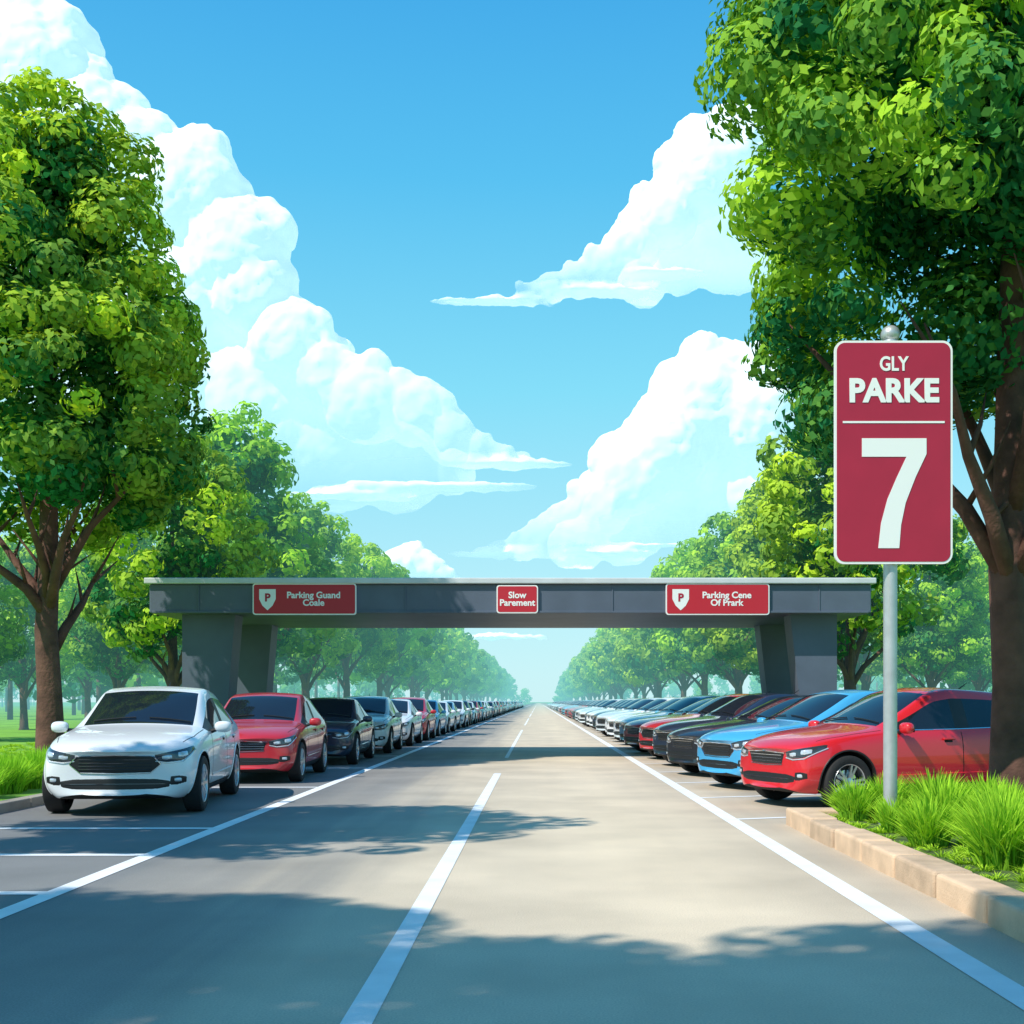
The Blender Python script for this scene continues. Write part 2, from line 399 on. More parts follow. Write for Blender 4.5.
# ------------------------------------------------------------------ trees
def quads_mesh(name, V, tint, mat, nv=4):
    n = V.shape[0]
    me = bpy.data.meshes.new(name)
    me.vertices.add(n * nv); me.vertices.foreach_set('co', V.reshape(-1).astype(np.float32))
    me.loops.add(n * nv); me.loops.foreach_set('vertex_index', np.arange(n * nv, dtype=np.int32))
    me.polygons.add(n); me.polygons.foreach_set('loop_start', (np.arange(n) * nv).astype(np.int32))
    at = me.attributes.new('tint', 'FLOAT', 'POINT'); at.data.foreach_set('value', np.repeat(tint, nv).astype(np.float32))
    me.materials.append(mat); me.update(calc_edges=True); me.validate()
    return me
def unit(a): return a / np.maximum(np.linalg.norm(a, axis=1, keepdims=True), 1e-6)
def leafquads(clumps, size, cover, rng, out_c, bias=.8):
    VS = []; TS = []
    for cx, cy, cz, r, t in clumps:
        n = int(cover * 4 * math.pi * r * r / (size * size * 1.1)); c = np.array([cx, cy, cz])
        out = c - out_c; out = out / (np.linalg.norm(out) + 1e-6)
        d = unit(rng.normal(size=(n, 3)) + out * .55)
        bump = 1 + .16 * np.sin(d[:, 0] * 7 + cx * 3) * np.sin(d[:, 1] * 6 + cy) * np.sin(d[:, 2] * 7 + cz * 2)
        rr = r * bump * (1 - .45 * rng.random(n) ** 1.7)
        p = c + d * rr[:, None] * np.array([1, 1, .82])
        nn = unit(d * bias + rng.normal(size=(n, 3)) * (1 - bias) * .9 + np.array([0, 0, .12]))
        tg = unit(np.cross(nn, rng.normal(size=(n, 3)))); bt = np.cross(nn, tg)
        s = size * (.7 + .6 * rng.random(n))[:, None]
        q = np.stack([p - tg * s * .62, p + bt * s * .36 + nn * s * .08, p + tg * s * .62 - nn * s * .12, p - bt * s * .36 + nn * s * .08], axis=1)
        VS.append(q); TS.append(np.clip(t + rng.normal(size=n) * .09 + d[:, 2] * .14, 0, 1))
    return np.concatenate(VS), np.concatenate(TS)
def crown(prof, z0, z1, R, ncl, rc, rng, keep=None):
    cl = []
    hs = [p[0] for p in prof]; rs = [p[1] for p in prof]
    pts = []
    tries = 0
    while len(pts) < ncl and tries < ncl * 40:
        tries += 1
        h = rng.random(); rr = np.interp(h, hs, rs)
        if rng.random() > rr + .12: continue
        a = rng.random() * 2 * math.pi; k = rng.uniform(.78, 1.0)
        k *= 1 + .13 * math.sin(a * 3 + h * 5) + .08 * math.sin(a * 5 - h * 9)
        p = np.array([math.cos(a) * rr * R * k, math.sin(a) * rr * R * k, z0 + h * (z1 - z0)])
        r = rc * rng.uniform(.55, 1.25)
        if any(np.linalg.norm(p - q) < .55 * (r + qr) * .8 for q, qr in pts): continue
        if keep and not keep(p, r): continue
        pts.append((p, r))
    for p, r in pts:
        h = (p[2] - z0) / (z1 - z0)
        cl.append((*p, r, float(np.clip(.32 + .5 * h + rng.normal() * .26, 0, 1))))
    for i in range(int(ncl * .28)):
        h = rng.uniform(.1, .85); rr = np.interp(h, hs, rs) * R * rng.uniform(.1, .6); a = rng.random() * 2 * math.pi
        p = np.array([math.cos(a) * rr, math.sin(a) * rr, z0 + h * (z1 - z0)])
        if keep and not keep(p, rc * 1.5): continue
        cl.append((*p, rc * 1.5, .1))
    return cl
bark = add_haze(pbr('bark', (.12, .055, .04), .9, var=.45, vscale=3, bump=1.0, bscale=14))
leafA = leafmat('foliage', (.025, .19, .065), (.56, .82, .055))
def wood(z_fork, rt, ztop, R, rng, nl=7):
    B = MB()
    tr = [(0, 0, -.15), (0.02, 0, .15), (.03, .02, z_fork * .4), (-.02, .05, z_fork * .75), (.0, 0, z_fork), (.05, .05, lerp(z_fork, ztop, .4)), (0, 0, lerp(z_fork, ztop, .8))]
    B.tube(tr, [rt * 1.75, rt * 1.25, rt, rt * .92, rt * .85, rt * .5, rt * .12], 16, 0, wob=.05)
    for k in range(nl):
        a = k / nl * 2 * math.pi + rng.uniform(-.3, .3); z = z_fork * rng.uniform(.62, 1.0); ln = R * rng.uniform(.55, .8)
        dx, dy = math.cos(a), math.sin(a); rise = rng.uniform(1.2, 2.2) * R * .5
        pts = [(0, 0, z - .1)]
        for t in (.2, .45, .7, 1):
            pts.append((dx * ln * t + rng.uniform(-.08, .08), dy * ln * t + rng.uniform(-.08, .08), z + rise * t ** .85))
        B.tube(pts, [rt * .5, rt * .42, rt * .3, rt * .2, rt * .05], 9, 0, wob=.05)
        for j in (1, 2, 3):
            p = Vector(pts[j]); q = p + Vector((rng.uniform(-.9, .9), rng.uniform(-.9, .9), rng.uniform(.7, 1.5))) * R * .22
            B.tube([p, (p + q) / 2 + Vector((.05, .05, 0)), q], [rt * .2, rt * .12, rt * .03], 6, 0)
    return B
def make_tree(prof, z0, z1, R, ncl, rc, size, cover, seed, z_fork, rt, mat=None, keep=None):
    rng = np.random.default_rng(seed)
    cl = crown(prof, z0, z1, R, ncl, rc, rng, keep)
    V, T = leafquads(cl, size, cover, rng, np.array([0, 0, (z0 + z1) / 2]))
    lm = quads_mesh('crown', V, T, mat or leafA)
    wm = wood(z_fork, rt, z1, R, np.random.default_rng(seed + 50)).mesh('trunk', [bark])
    return lm, wm
def put_tree(t, x, y, rot=0, sc=1.0, name='broadleaf_tree', z=.1):
    e = empty(name, (x, y, z)); e.rotation_euler = (0, 0, rot); e.scale = (sc,) * 3
    for nm, me in (('crown', t[0]), ('trunk', t[1])):
        o = link(bpy.data.objects.new(nm, me)); o.parent = e
    return e
oval = [(0, .45), (.12, .8), (.3, 1), (.5, .98), (.7, .8), (.85, .55), (1, .12)]
cone = [(0, .5), (.08, .85), (.2, 1), (.4, .92), (.6, .74), (.8, .48), (.92, .28), (1, .08)]
rnd = [(0, .55), (.15, .88), (.35, 1), (.6, 1), (.8, .8), (.93, .5), (1, .2)]
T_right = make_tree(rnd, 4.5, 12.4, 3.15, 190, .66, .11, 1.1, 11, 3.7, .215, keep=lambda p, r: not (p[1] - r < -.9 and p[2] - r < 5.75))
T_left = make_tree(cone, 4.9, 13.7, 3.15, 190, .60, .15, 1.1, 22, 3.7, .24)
T_m1 = make_tree(oval, 3.2, 11.2, 2.9, 120, .62, .22, 1.05, 33, 2.9, .2)
T_m2 = make_tree(cone, 3.0, 11.6, 3.0, 120, .62, .22, 1.05, 44, 2.8, .2)
T_m3 = make_tree(rnd, 3.0, 10.2, 2.9, 110, .66, .24, 1.05, 55, 2.8, .2)
# lighter meshes for the far end of the avenue
T_f1 = make_tree(oval, 3.2, 11.2, 2.9, 100, .66, .42, 1.0, 33, 2.9, .2)
T_f2 = make_tree(cone, 3.0, 11.6, 3.0, 100, .66, .42, 1.0, 44, 2.8, .2)
T_f3 = make_tree(rnd, 3.0, 10.2, 2.9, 90, .70, .42, 1.0, 55, 2.8, .2)
T_top = make_tree(oval, 8.2, 12.4, 2.2, 60, .6, .2, 1.1, 66, 7.6, .2)
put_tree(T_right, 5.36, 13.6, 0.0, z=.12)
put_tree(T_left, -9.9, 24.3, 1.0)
rt = random.Random(9)
# off-frame neighbours of the same avenue whose shade falls across the lot
put_tree(T_left, -8.5, -3.2, 2.0, 1.28)
put_tree(T_left, -10.8, 0.8, 3.2, .98)
put_tree(T_top, -9.6, 8.2, 3.2, 1)
for x, y, t, s in [(-11.4, 37.5, T_m1, .88), (-11.3, 46, T_m2, 1.08), (-11.2, 58, T_m1, 1.0), (-11.2, 70, T_m3, 1.05)]:
    put_tree(t, x, y, rt.uniform(0, 6), s)
for x, y, t, s in [(9.9, 38, T_m1, 1.0), (9.9, 49, T_m2, .95), (10.0, 60, T_m1, 1.0), (9.9, 71, T_m3, 1.05)]:
    put_tree(t, x, y, rt.uniform(0, 6), s)
y = 82
while y < 420:
    put_tree(rt.choice([T_f1, T_f2, T_f3]), -11.3 + rt.uniform(-.5, .5), y, rt.uniform(0, 6), rt.uniform(.9, 1.1))
    put_tree(rt.choice([T_f1, T_f2, T_f3]), 10.0 + rt.uniform(-.5, .5), y + 2, rt.uniform(0, 6), rt.uniform(.9, 1.1))
    y += 11
for x, y, s in [(-17.5, 50, .85), (-20, 40, .8), (-19, 64, .95), (-24, 56, .8), (-18, 82, 1), (17, 52, .85), (18, 66, .95), (22, 60, .8), (17.5, 84, 1), (25, 72, .9), (-27, 72, .9)]:
    put_tree(rt.choice([T_m1, T_m2, T_m3]), x, y, rt.uniform(0, 6), s)
rng = np.random.default_rng(5)
cl = []; W_ = MB()
spots = []
for k in range(150):
    side = -1 if k % 2 else 1
    yy = 75 + 330 * rng.random() ** 1.2; xx = side * (20 + (14 + yy * .42) * rng.random())
    spots.append((xx, yy, 1.0))
for k in range(90):
    spots.append((rng.uniform(-260, 260), rng.uniform(430, 520), 1.1))
for xx, yy, s in spots:
    h = rng.uniform(8, 11.5) * s
    if abs(xx) < 12: h *= .55
    for j in range(11):
        z = rng.uniform(.25, 1.0); a = rng.random() * 6.28; r = 2.4 * (1.15 - z) ** .6 * rng.uniform(.3, 1)
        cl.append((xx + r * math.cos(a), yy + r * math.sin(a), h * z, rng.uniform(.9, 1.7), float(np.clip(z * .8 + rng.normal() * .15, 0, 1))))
    W_.tube([(xx, yy, 0), (xx, yy, h * .5)], [.22, .14], 6, 0)
V, T = leafquads(cl, .65, .95, rng, np.array([0, 200, 3]))
e = empty('distant_trees')
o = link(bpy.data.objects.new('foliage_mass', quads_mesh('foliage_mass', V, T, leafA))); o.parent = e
W_.obj('trunks', [bark], parent=e)

# ------------------------------------------------------------------ ground, road, kerbs
def sheet(name, x0, x1, y0, y1, z, mat, nx=1, ny=1):
    B = MB(); vs = []; fs = []
    for j in range(ny + 1):
        for i in range(nx + 1): vs.append((lerp(x0, x1, i / nx), lerp(y0, y1, j / ny), z))
    for j in range(ny):
        for i in range(nx):
            a = j * (nx + 1) + i; fs.append((a, a + 1, a + nx + 2, a + nx + 1))
    B.add(vs, fs, 0, False); return B.obj(name, [mat])
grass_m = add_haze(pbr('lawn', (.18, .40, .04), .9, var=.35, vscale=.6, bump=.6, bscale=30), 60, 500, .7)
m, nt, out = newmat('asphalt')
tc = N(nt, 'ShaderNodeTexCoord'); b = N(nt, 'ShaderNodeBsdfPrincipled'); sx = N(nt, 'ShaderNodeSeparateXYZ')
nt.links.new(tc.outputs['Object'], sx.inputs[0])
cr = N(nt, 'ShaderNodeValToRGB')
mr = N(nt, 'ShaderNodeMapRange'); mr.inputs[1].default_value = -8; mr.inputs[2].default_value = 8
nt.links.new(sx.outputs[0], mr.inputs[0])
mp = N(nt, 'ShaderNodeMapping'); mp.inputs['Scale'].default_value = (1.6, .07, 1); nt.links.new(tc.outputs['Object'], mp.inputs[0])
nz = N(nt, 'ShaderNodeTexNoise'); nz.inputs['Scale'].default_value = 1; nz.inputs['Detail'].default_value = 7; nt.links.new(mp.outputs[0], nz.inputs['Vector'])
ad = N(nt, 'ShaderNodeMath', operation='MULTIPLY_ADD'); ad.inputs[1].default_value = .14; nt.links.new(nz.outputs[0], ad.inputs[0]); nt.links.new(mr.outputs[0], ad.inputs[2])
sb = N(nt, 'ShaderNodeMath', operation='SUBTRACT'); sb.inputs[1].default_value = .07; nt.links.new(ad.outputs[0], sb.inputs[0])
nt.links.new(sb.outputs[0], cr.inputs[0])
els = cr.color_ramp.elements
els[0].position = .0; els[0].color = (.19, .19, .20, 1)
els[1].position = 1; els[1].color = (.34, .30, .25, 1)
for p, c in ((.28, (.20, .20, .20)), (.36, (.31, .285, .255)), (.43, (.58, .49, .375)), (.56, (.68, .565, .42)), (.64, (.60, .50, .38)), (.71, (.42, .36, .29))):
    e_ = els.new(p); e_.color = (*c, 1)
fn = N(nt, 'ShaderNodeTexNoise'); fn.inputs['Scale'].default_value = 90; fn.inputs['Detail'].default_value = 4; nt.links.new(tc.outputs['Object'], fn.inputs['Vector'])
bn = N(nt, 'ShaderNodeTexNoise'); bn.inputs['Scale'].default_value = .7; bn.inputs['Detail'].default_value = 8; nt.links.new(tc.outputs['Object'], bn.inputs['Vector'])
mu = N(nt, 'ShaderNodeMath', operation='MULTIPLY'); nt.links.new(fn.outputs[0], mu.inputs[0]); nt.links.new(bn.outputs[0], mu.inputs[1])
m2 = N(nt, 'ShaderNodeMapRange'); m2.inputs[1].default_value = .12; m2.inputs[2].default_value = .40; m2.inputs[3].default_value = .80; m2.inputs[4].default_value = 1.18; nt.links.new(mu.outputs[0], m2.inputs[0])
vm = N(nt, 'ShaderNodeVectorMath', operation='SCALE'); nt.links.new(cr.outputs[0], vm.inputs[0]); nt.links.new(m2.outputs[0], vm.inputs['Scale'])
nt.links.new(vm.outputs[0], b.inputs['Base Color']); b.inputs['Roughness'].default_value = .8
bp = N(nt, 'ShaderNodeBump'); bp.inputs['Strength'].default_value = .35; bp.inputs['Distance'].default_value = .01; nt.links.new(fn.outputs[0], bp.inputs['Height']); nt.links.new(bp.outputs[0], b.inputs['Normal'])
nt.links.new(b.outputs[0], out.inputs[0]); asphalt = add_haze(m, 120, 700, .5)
sheet('ground', -3000, 3000, -200, 6000, -.012, grass_m)
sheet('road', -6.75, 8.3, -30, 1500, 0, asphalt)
sheet('lawn', -300, -6.95, -30, 900, .10, grass_m)
sheet('lawn', 8.5, 300, -30, 900, .10, grass_m)
kerb_m = pbr('kerb_stone', (.66, .47, .32), .85, var=.16, vscale=4, bump=.35, bscale=70)
kerb_d = pbr('kerb_stone_dark', (.54, .39, .27), .85, var=.18, vscale=5, bump=.35, bscale=70)
kerb_j = pbr('kerb_joint', (.10, .08, .06), .95)
kerbg = pbr('kerb_concrete', (.32, .29, .26), .85, var=.15, vscale=3, bump=.3, bscale=60)
B = MB(); y = -10
while y < 330: B.box((-6.85, y + .49, .04), (.2, .975, .17), 0, .015); y += 1
B.obj('kerb', [kerbg])
B = MB(); y = 13.9
while y < 330: B.box((8.4, y + .49, .04), (.2, .975, .17), 0, .015); y += 1
B.obj('kerb', [kerbg])
B = MB(); yc = 13.75; rk = random.Random(2)
y = yc - .30
B.box((2.99, yc - 10.6, .05), (.22, 20.6, .16), 2)
for k in range(22):
    ln = .98; B.box((2.97 + rk.uniform(-.010, .010), y - ln / 2, .075 + rk.uniform(-.006, .006)), (.30, ln - .045, .23), 1 if k % 3 == 1 else 0, .03, seg=3); y -= ln
x = 2.82
for k in range(6):
    ln = .92; B.box((x + ln / 2, yc - .15, .076 + rk.uniform(-.003, .003)), (ln - .03, .286, .23), 0, .03, seg=3); x += ln
B.obj('planter_kerb', [kerb_m, kerb_d, kerb_j])
soil = pbr('planting_soil', (.07, .12, .03), .95, var=.5, vscale=5, bump=1, bscale=20)
sheet('planting_bed', 3.1, 8.3, -8, 13.5, .125, soil)

paint = pbr('road_paint', (.84, .86, .88), .6, var=.08, vscale=3, bump=.2, bscale=90)
B = MB()
def strip(x0, x1, y0, y1, z=.004):
    B.add([(x0, y0, z), (x1, y0, z), (x1, y1, z), (x0, y1, z)], [(0, 1, 2, 3)], 0, False)
strip(-3.62, -3.46, -5, 600); strip(2.20, 2.38, -5, 600)
B.obj('edge_line', [paint])
B = MB()
strip(-.86, -.72, -4, 23.5); y = 30
while y < 500: strip(-.84, -.74, y, y + 30); y += 42
B.obj('centre_line', [paint])
B = MB()
for y in (8.7, 10.9, 13.2) + tuple(19.6 + 5.7 * k for k in range(50)): strip(-6.6, -3.62, y, y + .15)
a = math.radians(70)
for k in range(88):
    y0 = 14.25 + 3.2 * k; x0 = 2.38; dx, dy = math.sin(a), math.cos(a)
    B.add([(x0, y0, .004), (x0, y0 + .12, .004), (x0 + 5.2 * dx, y0 + .12 + 5.2 * dy, .004), (x0 + 5.2 * dx, y0 + 5.2 * dy, .004)], [(0, 3, 2, 1)], 0, False)
B.obj('parking_bay_line', [paint])

# ------------------------------------------------------------------ ornamental grass
gm = leafmat('grass_blade', (.06, .28, .025), (.54, .84, .06), False)
def blades(tufts, name, rng, per=420, wd=1.0):
    VS = []; TS = []
    for x, y, z, R, H in tufts:
        n = int(per * (R / .3) ** 2)
        a = rng.random(n) * 2 * math.pi; rr = R * .5 * np.sqrt(rng.random(n))
        bx = x + np.cos(a) * rr; by = y + np.sin(a) * rr
        h = H * (.6 + .5 * rng.random(n)); lean = R * (.15 + .95 * rr / (R * .5)) * rng.uniform(.4, 1.0, n)
        h = h * (1 - .35 * (rr / (R * .5)) ** 2)
        a2 = a + rng.normal(size=n) * .5
        w = (.006 + .006 * rng.random(n)) * wd; wa = rng.random(n) * math.pi
        wx, wy = np.cos(wa) * w, np.sin(wa) * w
        def P(t): return np.stack([bx + np.cos(a2) * lean * t ** 2, by + np.sin(a2) * lean * t ** 2, z + h * t * (1 - .12 * t)], axis=1)
        def Wd(k): return np.stack([wx * k, wy * k, np.zeros(n)], axis=1)
        ts = [0, .4, .75, 1.0]; ks = [1, .9, .6, .05]
        tn = np.clip(.5 + rng.normal(size=n) * .25, 0, 1)
        for i in range(3):
            p, q = P(ts[i]), P(ts[i + 1])
            VS.append(np.stack([p - Wd(ks[i]), p + Wd(ks[i]), q + Wd(ks[i + 1]), q - Wd(ks[i + 1])], axis=1)); TS.append(np.clip(tn * .6 + .4 * ts[i + 1], 0, 1))
    return link(bpy.data.objects.new(name, quads_mesh(name, np.concatenate(VS), np.concatenate(TS), gm)))
rng = np.random.default_rng(8)
rg = random.Random(4)
tf = []
for x, y, R, H in [(3.42, 12.95, .28, .52), (3.80, 13.1, .32, .58), (4.3, 13.0, .36, .62), (4.75, 12.7, .34, .60), (3.50, 11.75, .24, .42), (3.92, 11.6, .34, .64), (4.5, 11.6, .36, .62), (3.45, 10.6, .30, .52), (4.0, 10.4, .36, .64), (4.7, 10.6, .36, .62), (3.58, 9.25, .38, .70), (4.05, 9.0, .38, .66), (4.6, 9.2, .4, .66), (5.4, 11.6, .4, .6), (3.6, 7.7, .38, .58), (4.3, 7.9, .45, .6), (3.7, 6.5, .42, .5), (4.5, 6.9, .42, .5), (5.5, 12.7, .38, .55), (6.3, 12.8, .42, .5), (4.4, 5.3, .42, .5), (3.8, 4.5, .42, .5), (5.2, 9.6, .4, .55)]:
    tf.append((x, y, .12, R, H))
blades(tf, 'ornamental_grass', rng, 560, 1.15)
tf = [(rg.uniform(3.15, 7), rg.uniform(4, 13.4), .12, .14, .07) for k in range(800)]
blades(tf, 'turf_grass', rng, 200, .7)
tf = []
for k in range(60): tf.append((-7.35 - rg.uniform(0, .9), 11.5 + k * .2, .1, .3, .66))
blades(tf, 'ornamental_grass', rng, 420)
tf = [(rg.uniform(-16, -7), rg.uniform(18, 40), .1, .2, .08) for k in range(900)]
blades(tf, 'turf_grass', rng, 60)

# ------------------------------------------------------------------ canopy over the road
conc = pbr('painted_steel_grey', (.095, .12, .17), .55, var=.12, vscale=1.2, bump=.1, bscale=20)
concl = pbr('canopy_cap', (.60, .63, .66), .5, var=.08, vscale=2)
can = empty('overhead_canopy', (0, 29, 0))
B = MB(); B.box((-.67, 2.95, 3.90), (17.45, 5.9, .70), 0, .03); B.obj('beam', [conc], parent=can)
B = MB(); B.box((-.67, 2.95, 4.325), (17.65, 6.1, .14), 0, .02); B.obj('roof_cap', [concl], parent=can)
B = MB()
for k in range(7): B.box((-8.2 + k * 2.5, -.008, 3.90), (.03, .02, .66), 0, .004)
B.box((-.67, -.02, 3.575), (17.3, .04, .05), 0, .008)
B.obj('panel_joints', [conc], parent=can)
B = MB()
def col(xo, xi, xi2):
    for y0, y1 in ((.5, 1.3), (4.6, 5.4)):
        vs = [(xo, y0, -.05), (xi2, y0, -.05), (xi2, y1, -.05), (xo, y1, -.05), (xo, y0, 3.55), (xi, y0, 3.55), (xi, y1, 3.55), (xo, y1, 3.55)]
        B.add(vs, [(0, 1, 5, 4), (1, 2, 6, 5), (2, 3, 7, 6), (3, 0, 4, 7), (3, 2, 1, 0), (4, 5, 6, 7)], 0, False)
        B.box(((xo + xi2) / 2, (y0 + y1) / 2, .1), (abs(xi2 - xo) + .25, y1 - y0 + .25, .3), 0, .03)
col(-8.75, -7.45, -7.75); col(7.35, 6.2, 6.6)
B.obj('columns', [conc], 30, parent=can)

# ------------------------------------------------------------------ signs
redp = pbr('sign_red', (.42, .012, .045), .4, var=.05, vscale=3)
redp2 = pbr('sign_red_bright', (.54, .02, .04), .4)
whitep = pbr('sign_white', (.88, .88, .88), .4)
galv = pbr('galvanised_steel', (.52, .54, .56), .4, .5, var=.1, vscale=8)
def text(s, size, loc, parent, mat, bold=.0, name='lettering', xs=1.0):
    cu = bpy.data.curves.new('t', 'FONT'); cu.body = s; cu.size = size; cu.align_x = 'CENTER'; cu.align_y = 'CENTER'; cu.extrude = .003; cu.offset = bold
    cu.resolution_u = 4; cu.space_line = .85
    ob = link(bpy.data.objects.new('t', cu)); dg = bpy.context.evaluated_depsgraph_get(); dg.update()
    me = bpy.data.meshes.new_from_object(ob.evaluated_get(dg), depsgraph=dg); bpy.data.objects.remove(ob)
    me.materials.clear(); me.materials.append(mat)
    o = link(bpy.data.objects.new(name, me)); o.parent = parent; o.location = loc; o.rotation_euler = (math.radians(90), 0, 0); o.scale = (xs, 1, 1)
    return o
def rrect(w, h, r, y0, y1, n=8):
    pts = []
    for cx, cz, a0 in ((w / 2 - r, h / 2 - r, 0), (-w / 2 + r, h / 2 - r, 90), (-w / 2 + r, -h / 2 + r, 180), (w / 2 - r, -h / 2 + r, 270)):
        for k in range(n + 1):
            a = math.radians(a0 + 90 * k / n); pts.append((cx + r * math.cos(a), cz + r * math.sin(a)))
    m_ = len(pts); vs = [(x, y0, z) for x, z in pts] + [(x, y1, z) for x, z in pts]
    fs = [tuple(range(m_)), tuple(range(2 * m_ - 1, m_ - 1, -1))] + [(k, m_ + k, m_ + (k + 1) % m_, (k + 1) % m_) for k in range(m_)]
    return vs, fs
sg = empty('parking_sign', (3.64, 12.4, .12)); sg.scale = (.93, 1, .945)
B = MB(); B.tube([(0, 0, -.1), (0, 0, 5.26)], [.075, .075], 24, 0); B.tube([(0, 0, -.02), (0, 0, .05)], [.13, .12], 24, 0)
B.sphere((0, 0, 5.37), (.105, .105, .10), 0, 24, 16); B.tube([(0, 0, 5.2), (0, 0, 5.30)], [.09, .08], 20, 0); B.obj('pole', [galv], 40, parent=sg)
zc = 4.06
B = MB(); v, f = rrect(1.30, 2.42, .11, -.115, -.085); B.add([(a_, b_, c_ + zc) for a_, b_, c_ in v], f, 0, False); B.obj('panel_border', [whitep], parent=sg)
B = MB(); v, f = rrect(1.25, 2.37, .09, -.119, -.110); B.add([(a_, b_, c_ + zc) for a_, b_, c_ in v], f, 0, False)
B.obj('panel_face', [redp], parent=sg)
B = MB()
for z in (4.7, 3.3): B.box((0, -.07, z), (.5, .03, .06), 0, .005)
B.obj('brackets', [galv], parent=sg)
text('GLY', .215, (0, -.122, zc + .95), sg, whitep, .005, 'lettering_small', .80)
text('PARKE', .345, (0, -.122, zc + .655), sg, whitep, .014, 'lettering_main', .98)
B = MB(); B.box((0, -.121, zc + .325), (1.12, .006, .022), 0)
sp = [(-.35, .58), (.36, .58), (.36, .41), (.24, .16), (.13, -.12), (.08, -.36), (.06, -.61), (-.17, -.61), (-.14, -.34), (-.07, -.08), (.03, .15), (.14, .38), (-.35, .38)]
mm = len(sp); zc7 = zc - .43
vs = [(x, -.124, z * 1.0 + zc7) for x, z in sp] + [(x, -.118, z + zc7) for x, z in sp]
B.add(vs, [tuple(range(mm - 1, -1, -1))] + [(k, (k + 1) % mm, mm + (k + 1) % mm, mm + k) for k in range(mm)], 0, False)
B.obj('numeral', [whitep], parent=sg)
def csign(x, w, h, z, lines, shield):
    e = empty('direction_sign', (x, 28.93, z))
    B = MB(); v, f = rrect(w, h, .07, 0, .055); B.add(v, f, 0, False); B.obj('panel_border', [whitep], parent=e)
    B = MB(); v, f = rrect(w - .06, h - .06, .05, -.006, .01); B.add(v, f, 0, False); B.obj('panel_face', [redp2], parent=e)
    ox = 0
    if shield:
        ox = .22; sp = [(-.2, .24), (.2, .24), (.2, .0), (.12, -.16), (0, -.27), (-.12, -.16), (-.2, 0)]
        B = MB(); B.add([(p[0] - w / 2 + .36, -.010, p[1]) for p in sp], [tuple(range(6, -1, -1))], 0, False); B.obj('shield', [whitep], parent=e)
        text('P', .26, (-w / 2 + .36, -.012, .03), e, redp, .01, 'shield_letter')
    text(lines, .215, (ox, -.009, 0.0), e, whitep, .006, 'lettering', 1.02)
csign(-5.63, 2.5, .76, 3.88, 'Parking Guand\nCoale', True)
csign(-.5, 1.0, .68, 3.88, 'Slow\nParement', False)
csign(4.33, 2.5, .76, 3.88, 'Parking Cene\nOf Prark', True)

# ------------------------------------------------------------------ clouds (real geometry far beyond the avenue)
m, nt, out = newmat('cloud')
df = N(nt, 'ShaderNodeBsdfDiffuse'); df.inputs[0].default_value = (.62, .60, .57, 1)
em = N(nt, 'ShaderNodeEmission'); em.inputs[0].default_value = (.44, .72, .90, 1); em.inputs[1].default_value = .74  # bluish glow put into the material for scattered light, lifts the shaded sides
ads = N(nt, 'ShaderNodeAddShader'); nt.links.new(df.outputs[0], ads.inputs[0]); nt.links.new(em.outputs[0], ads.inputs[1])
at = N(nt, 'ShaderNodeAttribute', attribute_name='soft'); tr = N(nt, 'ShaderNodeBsdfTransparent'); ms = N(nt, 'ShaderNodeMixShader')
nt.links.new(at.outputs['Fac'], ms.inputs[0]); nt.links.new(tr.outputs[0], ms.inputs[1]); nt.links.new(ads.outputs[0], ms.inputs[2]); nt.links.new(ms.outputs[0], out.inputs[0])
m.cycles.emission_sampling = 'NONE'
cloud_m = m
bmi = bmesh.new(); bmesh.ops.create_icosphere(bmi, subdivisions=3, radius=1); bmi.verts.index_update()
ICV = np.array([v.co[:] for v in bmi.verts]); ICF = np.array([[v.index for v in f.verts] for f in bmi.faces]); bmi.free()
tx1 = bpy.data.textures.new('billow', 'CLOUDS'); tx1.noise_scale = 34; tx1.noise_depth = 2
tx2 = bpy.data.textures.new('billow_fine', 'CLOUDS'); tx2.noise_scale = 11; tx2.noise_depth = 2
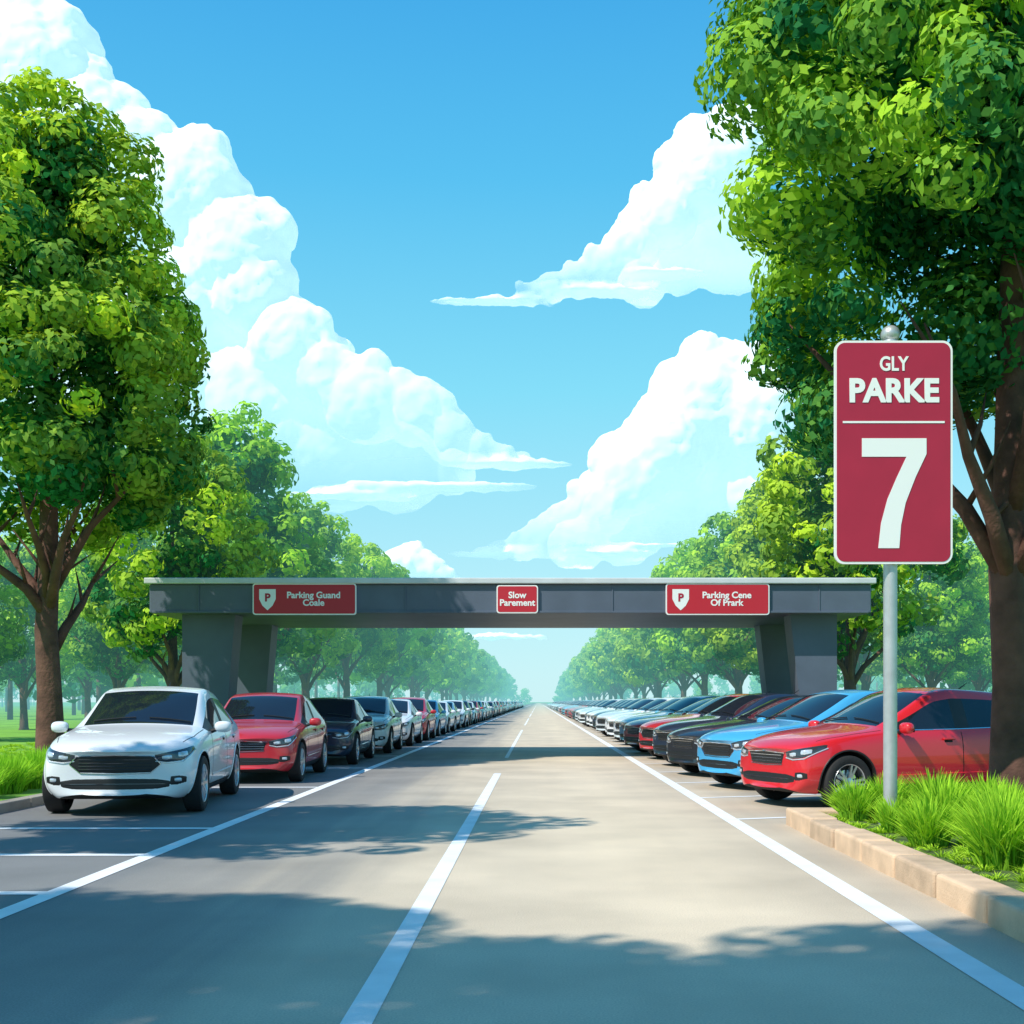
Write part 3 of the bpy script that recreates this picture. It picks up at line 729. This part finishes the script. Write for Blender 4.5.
def cloud(lobes, base, dist, seed, fade=60, wisps=()):
    rng = np.random.default_rng(seed); VS = []; FS = []; off = 0; k = 1.25 * dist / 1500
    allp = []
    for (x, z, r, back) in lobes:
        allp.append((x, z, r, r, back))
        if back < 2:
            for j in range(int(3 + r / 12)):
                a = rng.uniform(-.2, math.pi + .2); q = r * rng.uniform(.3, .5)
                allp.append((x + math.cos(a) * (r - q * .45), z + math.sin(a) * (r - q * .45), q, q, back + rng.uniform(-.3, .2)))
    for x, z, rx, rz in wisps: allp.append((x, z, rx, rz, 0))
    for x, z, rx, rz, back in allp:
        v = ICV * np.array([rx, .8 * rx if rz == rx else rz * 4, rz]) * k + np.array([x * k, dist + back * 45, z * k])
        VS.append(v); FS.append(ICF + off); off += len(v)
    V = np.concatenate(VS); F = np.concatenate(FS); zb = base * k
    low = V[:, 2] < zb; V[low, 2] = zb - (zb - V[low, 2]) * .05
    me = bpy.data.meshes.new('tmpc'); me.from_pydata(V.tolist(), [], F.tolist())
    ob = link(bpy.data.objects.new('tmpc', me))
    md = ob.modifiers.new('r', 'REMESH'); md.mode = 'VOXEL'; md.voxel_size = 3.4 * k
    md = ob.modifiers.new('s', 'SMOOTH'); md.factor = .5; md.iterations = 3
    md = ob.modifiers.new('d', 'DISPLACE'); md.texture = tx1; md.strength = 9 * k; md.mid_level = .5; md.texture_coords = 'LOCAL'
    md = ob.modifiers.new('d2', 'DISPLACE'); md.texture = tx2; md.strength = 3.5 * k; md.mid_level = .5; md.texture_coords = 'LOCAL'
    dg = bpy.context.evaluated_depsgraph_get(); dg.update()
    me2 = bpy.data.meshes.new_from_object(ob.evaluated_get(dg), depsgraph=dg); bpy.data.objects.remove(ob)
    me2.name = 'cumulus_cloud'
    n = len(me2.vertices); co = np.empty(n * 3, dtype=np.float32); me2.vertices.foreach_get('co', co); co = co.reshape(-1, 3)
    s = np.clip((co[:, 2] - (zb + 2)) / (fade * k), 0, 1)
    for x, z, rx, rz in wisps:   # streaks keep a little body
        inside = (np.abs(co[:, 0] - x * k) < rx * k) & (np.abs(co[:, 2] - z * k) < (rz + 4) * k)
        s[inside] = np.maximum(s[inside], .8 * (1 - (np.abs(co[inside, 0] - x * k) / (rx * k)) ** 2))
    me2.attributes.new('soft', 'FLOAT', 'POINT').data.foreach_set('value', s.astype(np.float32))
    me2.polygons.foreach_set('use_smooth', [True] * len(me2.polygons)); me2.materials.clear(); me2.materials.append(cloud_m); me2.update()
    return link(bpy.data.objects.new('cumulus_cloud', me2))
cloud([(-505, 625, 66, 0), (-560, 560, 90, 1), (-455, 565, 60, 0), (-412, 545, 48, 0), (-352, 508, 58, 0), (-430, 470, 85, 1), (-303, 452, 54, 0), (-285, 415, 46, 0), (-360, 420, 75, 1),
       (-250, 365, 42, 0), (-215, 332, 34, 0), (-172, 300, 42, 0), (-122, 292, 36, 0), (-90, 268, 28, 0), (-62, 254, 18, 0), (-38, 247, 13, 0), (-16, 244, 8, 0), (6, 241, 5, 0),
       (-420, 330, 130, 2), (-300, 310, 100, 2), (-220, 276, 76, 2), (-150, 248, 50, 2), (-520, 400, 140, 3), (-90, 244, 25, 2)], 205, 1500, 1, 170,
      [(-30, 239, 70, 4), (-110, 216, 120, 4.5), (-190, 207, 70, 4)])
cloud([(-60, 150, 6, 0), (-40, 151, 10, 0), (-15, 156, 16, 0), (10, 166, 22, 0), (38, 178, 28, 0), (62, 196, 32, 0), (92, 226, 40, 0), (125, 256, 46, 0), (172, 308, 50, 0), (195, 280, 60, 1), (228, 295, 60, 0), (150, 230, 66, 2), (90, 190, 46, 2), (230, 220, 90, 2), (290, 250, 90, 2), (40, 165, 30, 2)], 142, 1700, 2, 110,
      [(-40, 149, 55, 3.5), (60, 150, 60, 3.5), (110, 158, 50, 3)])
cloud([(-40, 402, 7, 0), (-12, 406, 12, 0), (14, 414, 16, 0), (40, 424, 18, 0), (68, 436, 22, 0), (95, 456, 27, 0), (128, 488, 34, 0), (155, 520, 40, 0), (190, 545, 48, 0), (110, 440, 26, 2), (150, 470, 40, 2), (200, 490, 60, 2)], 399, 1800, 3, 80,
      [(-50, 400, 66, 3.5), (60, 410, 80, 4), (120, 428, 50, 4)])
cloud([(-150, 130, 16, 0), (-130, 142, 18, 0), (-110, 134, 15, 0), (-95, 126, 10, 0), (-80, 122, 6, 0)], 116, 2400, 4, 20)
cloud([(-40, 66, 3, 0), (-20, 67, 3.5, 0)], 60, 2800, 5, 10, [(-40, 66, 60, 2.5)])

# ------------------------------------------------------------------ world, sun, camera
sdir = Vector((-.52, -.40, .76)).normalized()
elev = math.asin(sdir.z); az = math.atan2(sdir.x, sdir.y)
w = bpy.data.worlds.new('World'); scene.world = w; w.use_nodes = True; nt = w.node_tree; nt.nodes.clear()
out = N(nt, 'ShaderNodeOutputWorld'); bg = N(nt, 'ShaderNodeBackground'); sk = N(nt, 'ShaderNodeTexSky', sky_type='NISHITA')
sk.sun_disc = False; sk.sun_elevation = elev; sk.sun_rotation = az % (2 * math.pi); sk.air_density = 1.1; sk.dust_density = .5; sk.ozone_density = 1.5
tc = N(nt, 'ShaderNodeTexCoord'); sp_ = N(nt, 'ShaderNodeSeparateXYZ'); nt.links.new(tc.outputs['Generated'], sp_.inputs[0])
rp = N(nt, 'ShaderNodeValToRGB'); nt.links.new(sp_.outputs[2], rp.inputs[0]); el = rp.color_ramp.elements
el[0].position = 0; el[0].color = (.60, .94, 1.0, 1); el[1].position = 1; el[1].color = (.03, .20, .58, 1)
for p, c in ((.08, (.48, .90, 1.0)), (.25, (.23, .78, 1.0)), (.40, (.09, .57, .95)), (.52, (.045, .43, .88))):
    e_ = el.new(p); e_.color = (*c, 1)
S = .13
sc = N(nt, 'ShaderNodeVectorMath', operation='SCALE'); sc.inputs['Scale'].default_value = 1 / S; nt.links.new(rp.outputs[0], sc.inputs[0])
mx = N(nt, 'ShaderNodeMix', data_type='RGBA'); mx.inputs[0].default_value = .87
nt.links.new(sk.outputs[0], mx.inputs[6]); nt.links.new(sc.outputs[0], mx.inputs[7])
nt.links.new(mx.outputs[2], bg.inputs[0]); bg.inputs[1].default_value = S
nt.links.new(bg.outputs[0], out.inputs[0])
sl = bpy.data.lights.new('sun', 'SUN'); sl.energy = 5.0; sl.angle = math.radians(.5); sl.color = (1, .94, .83)
so = link(bpy.data.objects.new('sun', sl)); so.rotation_euler = (-sdir).to_track_quat('-Z', 'Y').to_euler(); so.location = (-20, -10, 30)
cd = bpy.data.cameras.new('camera'); cam = link(bpy.data.objects.new('camera', cd)); cam.location = (0, 0, 1.4); cam.rotation_euler = (math.radians(90), 0, 0)
cd.sensor_width = 36; cd.lens = 1200 * 36 / 1024; cd.shift_x = -26 / 1024; cd.shift_y = 190 / 1024; cd.clip_end = 12000; cd.clip_start = .1
scene.camera = cam
scene.view_settings.view_transform = 'Standard'; scene.view_settings.look = 'None'; scene.view_settings.exposure = 0
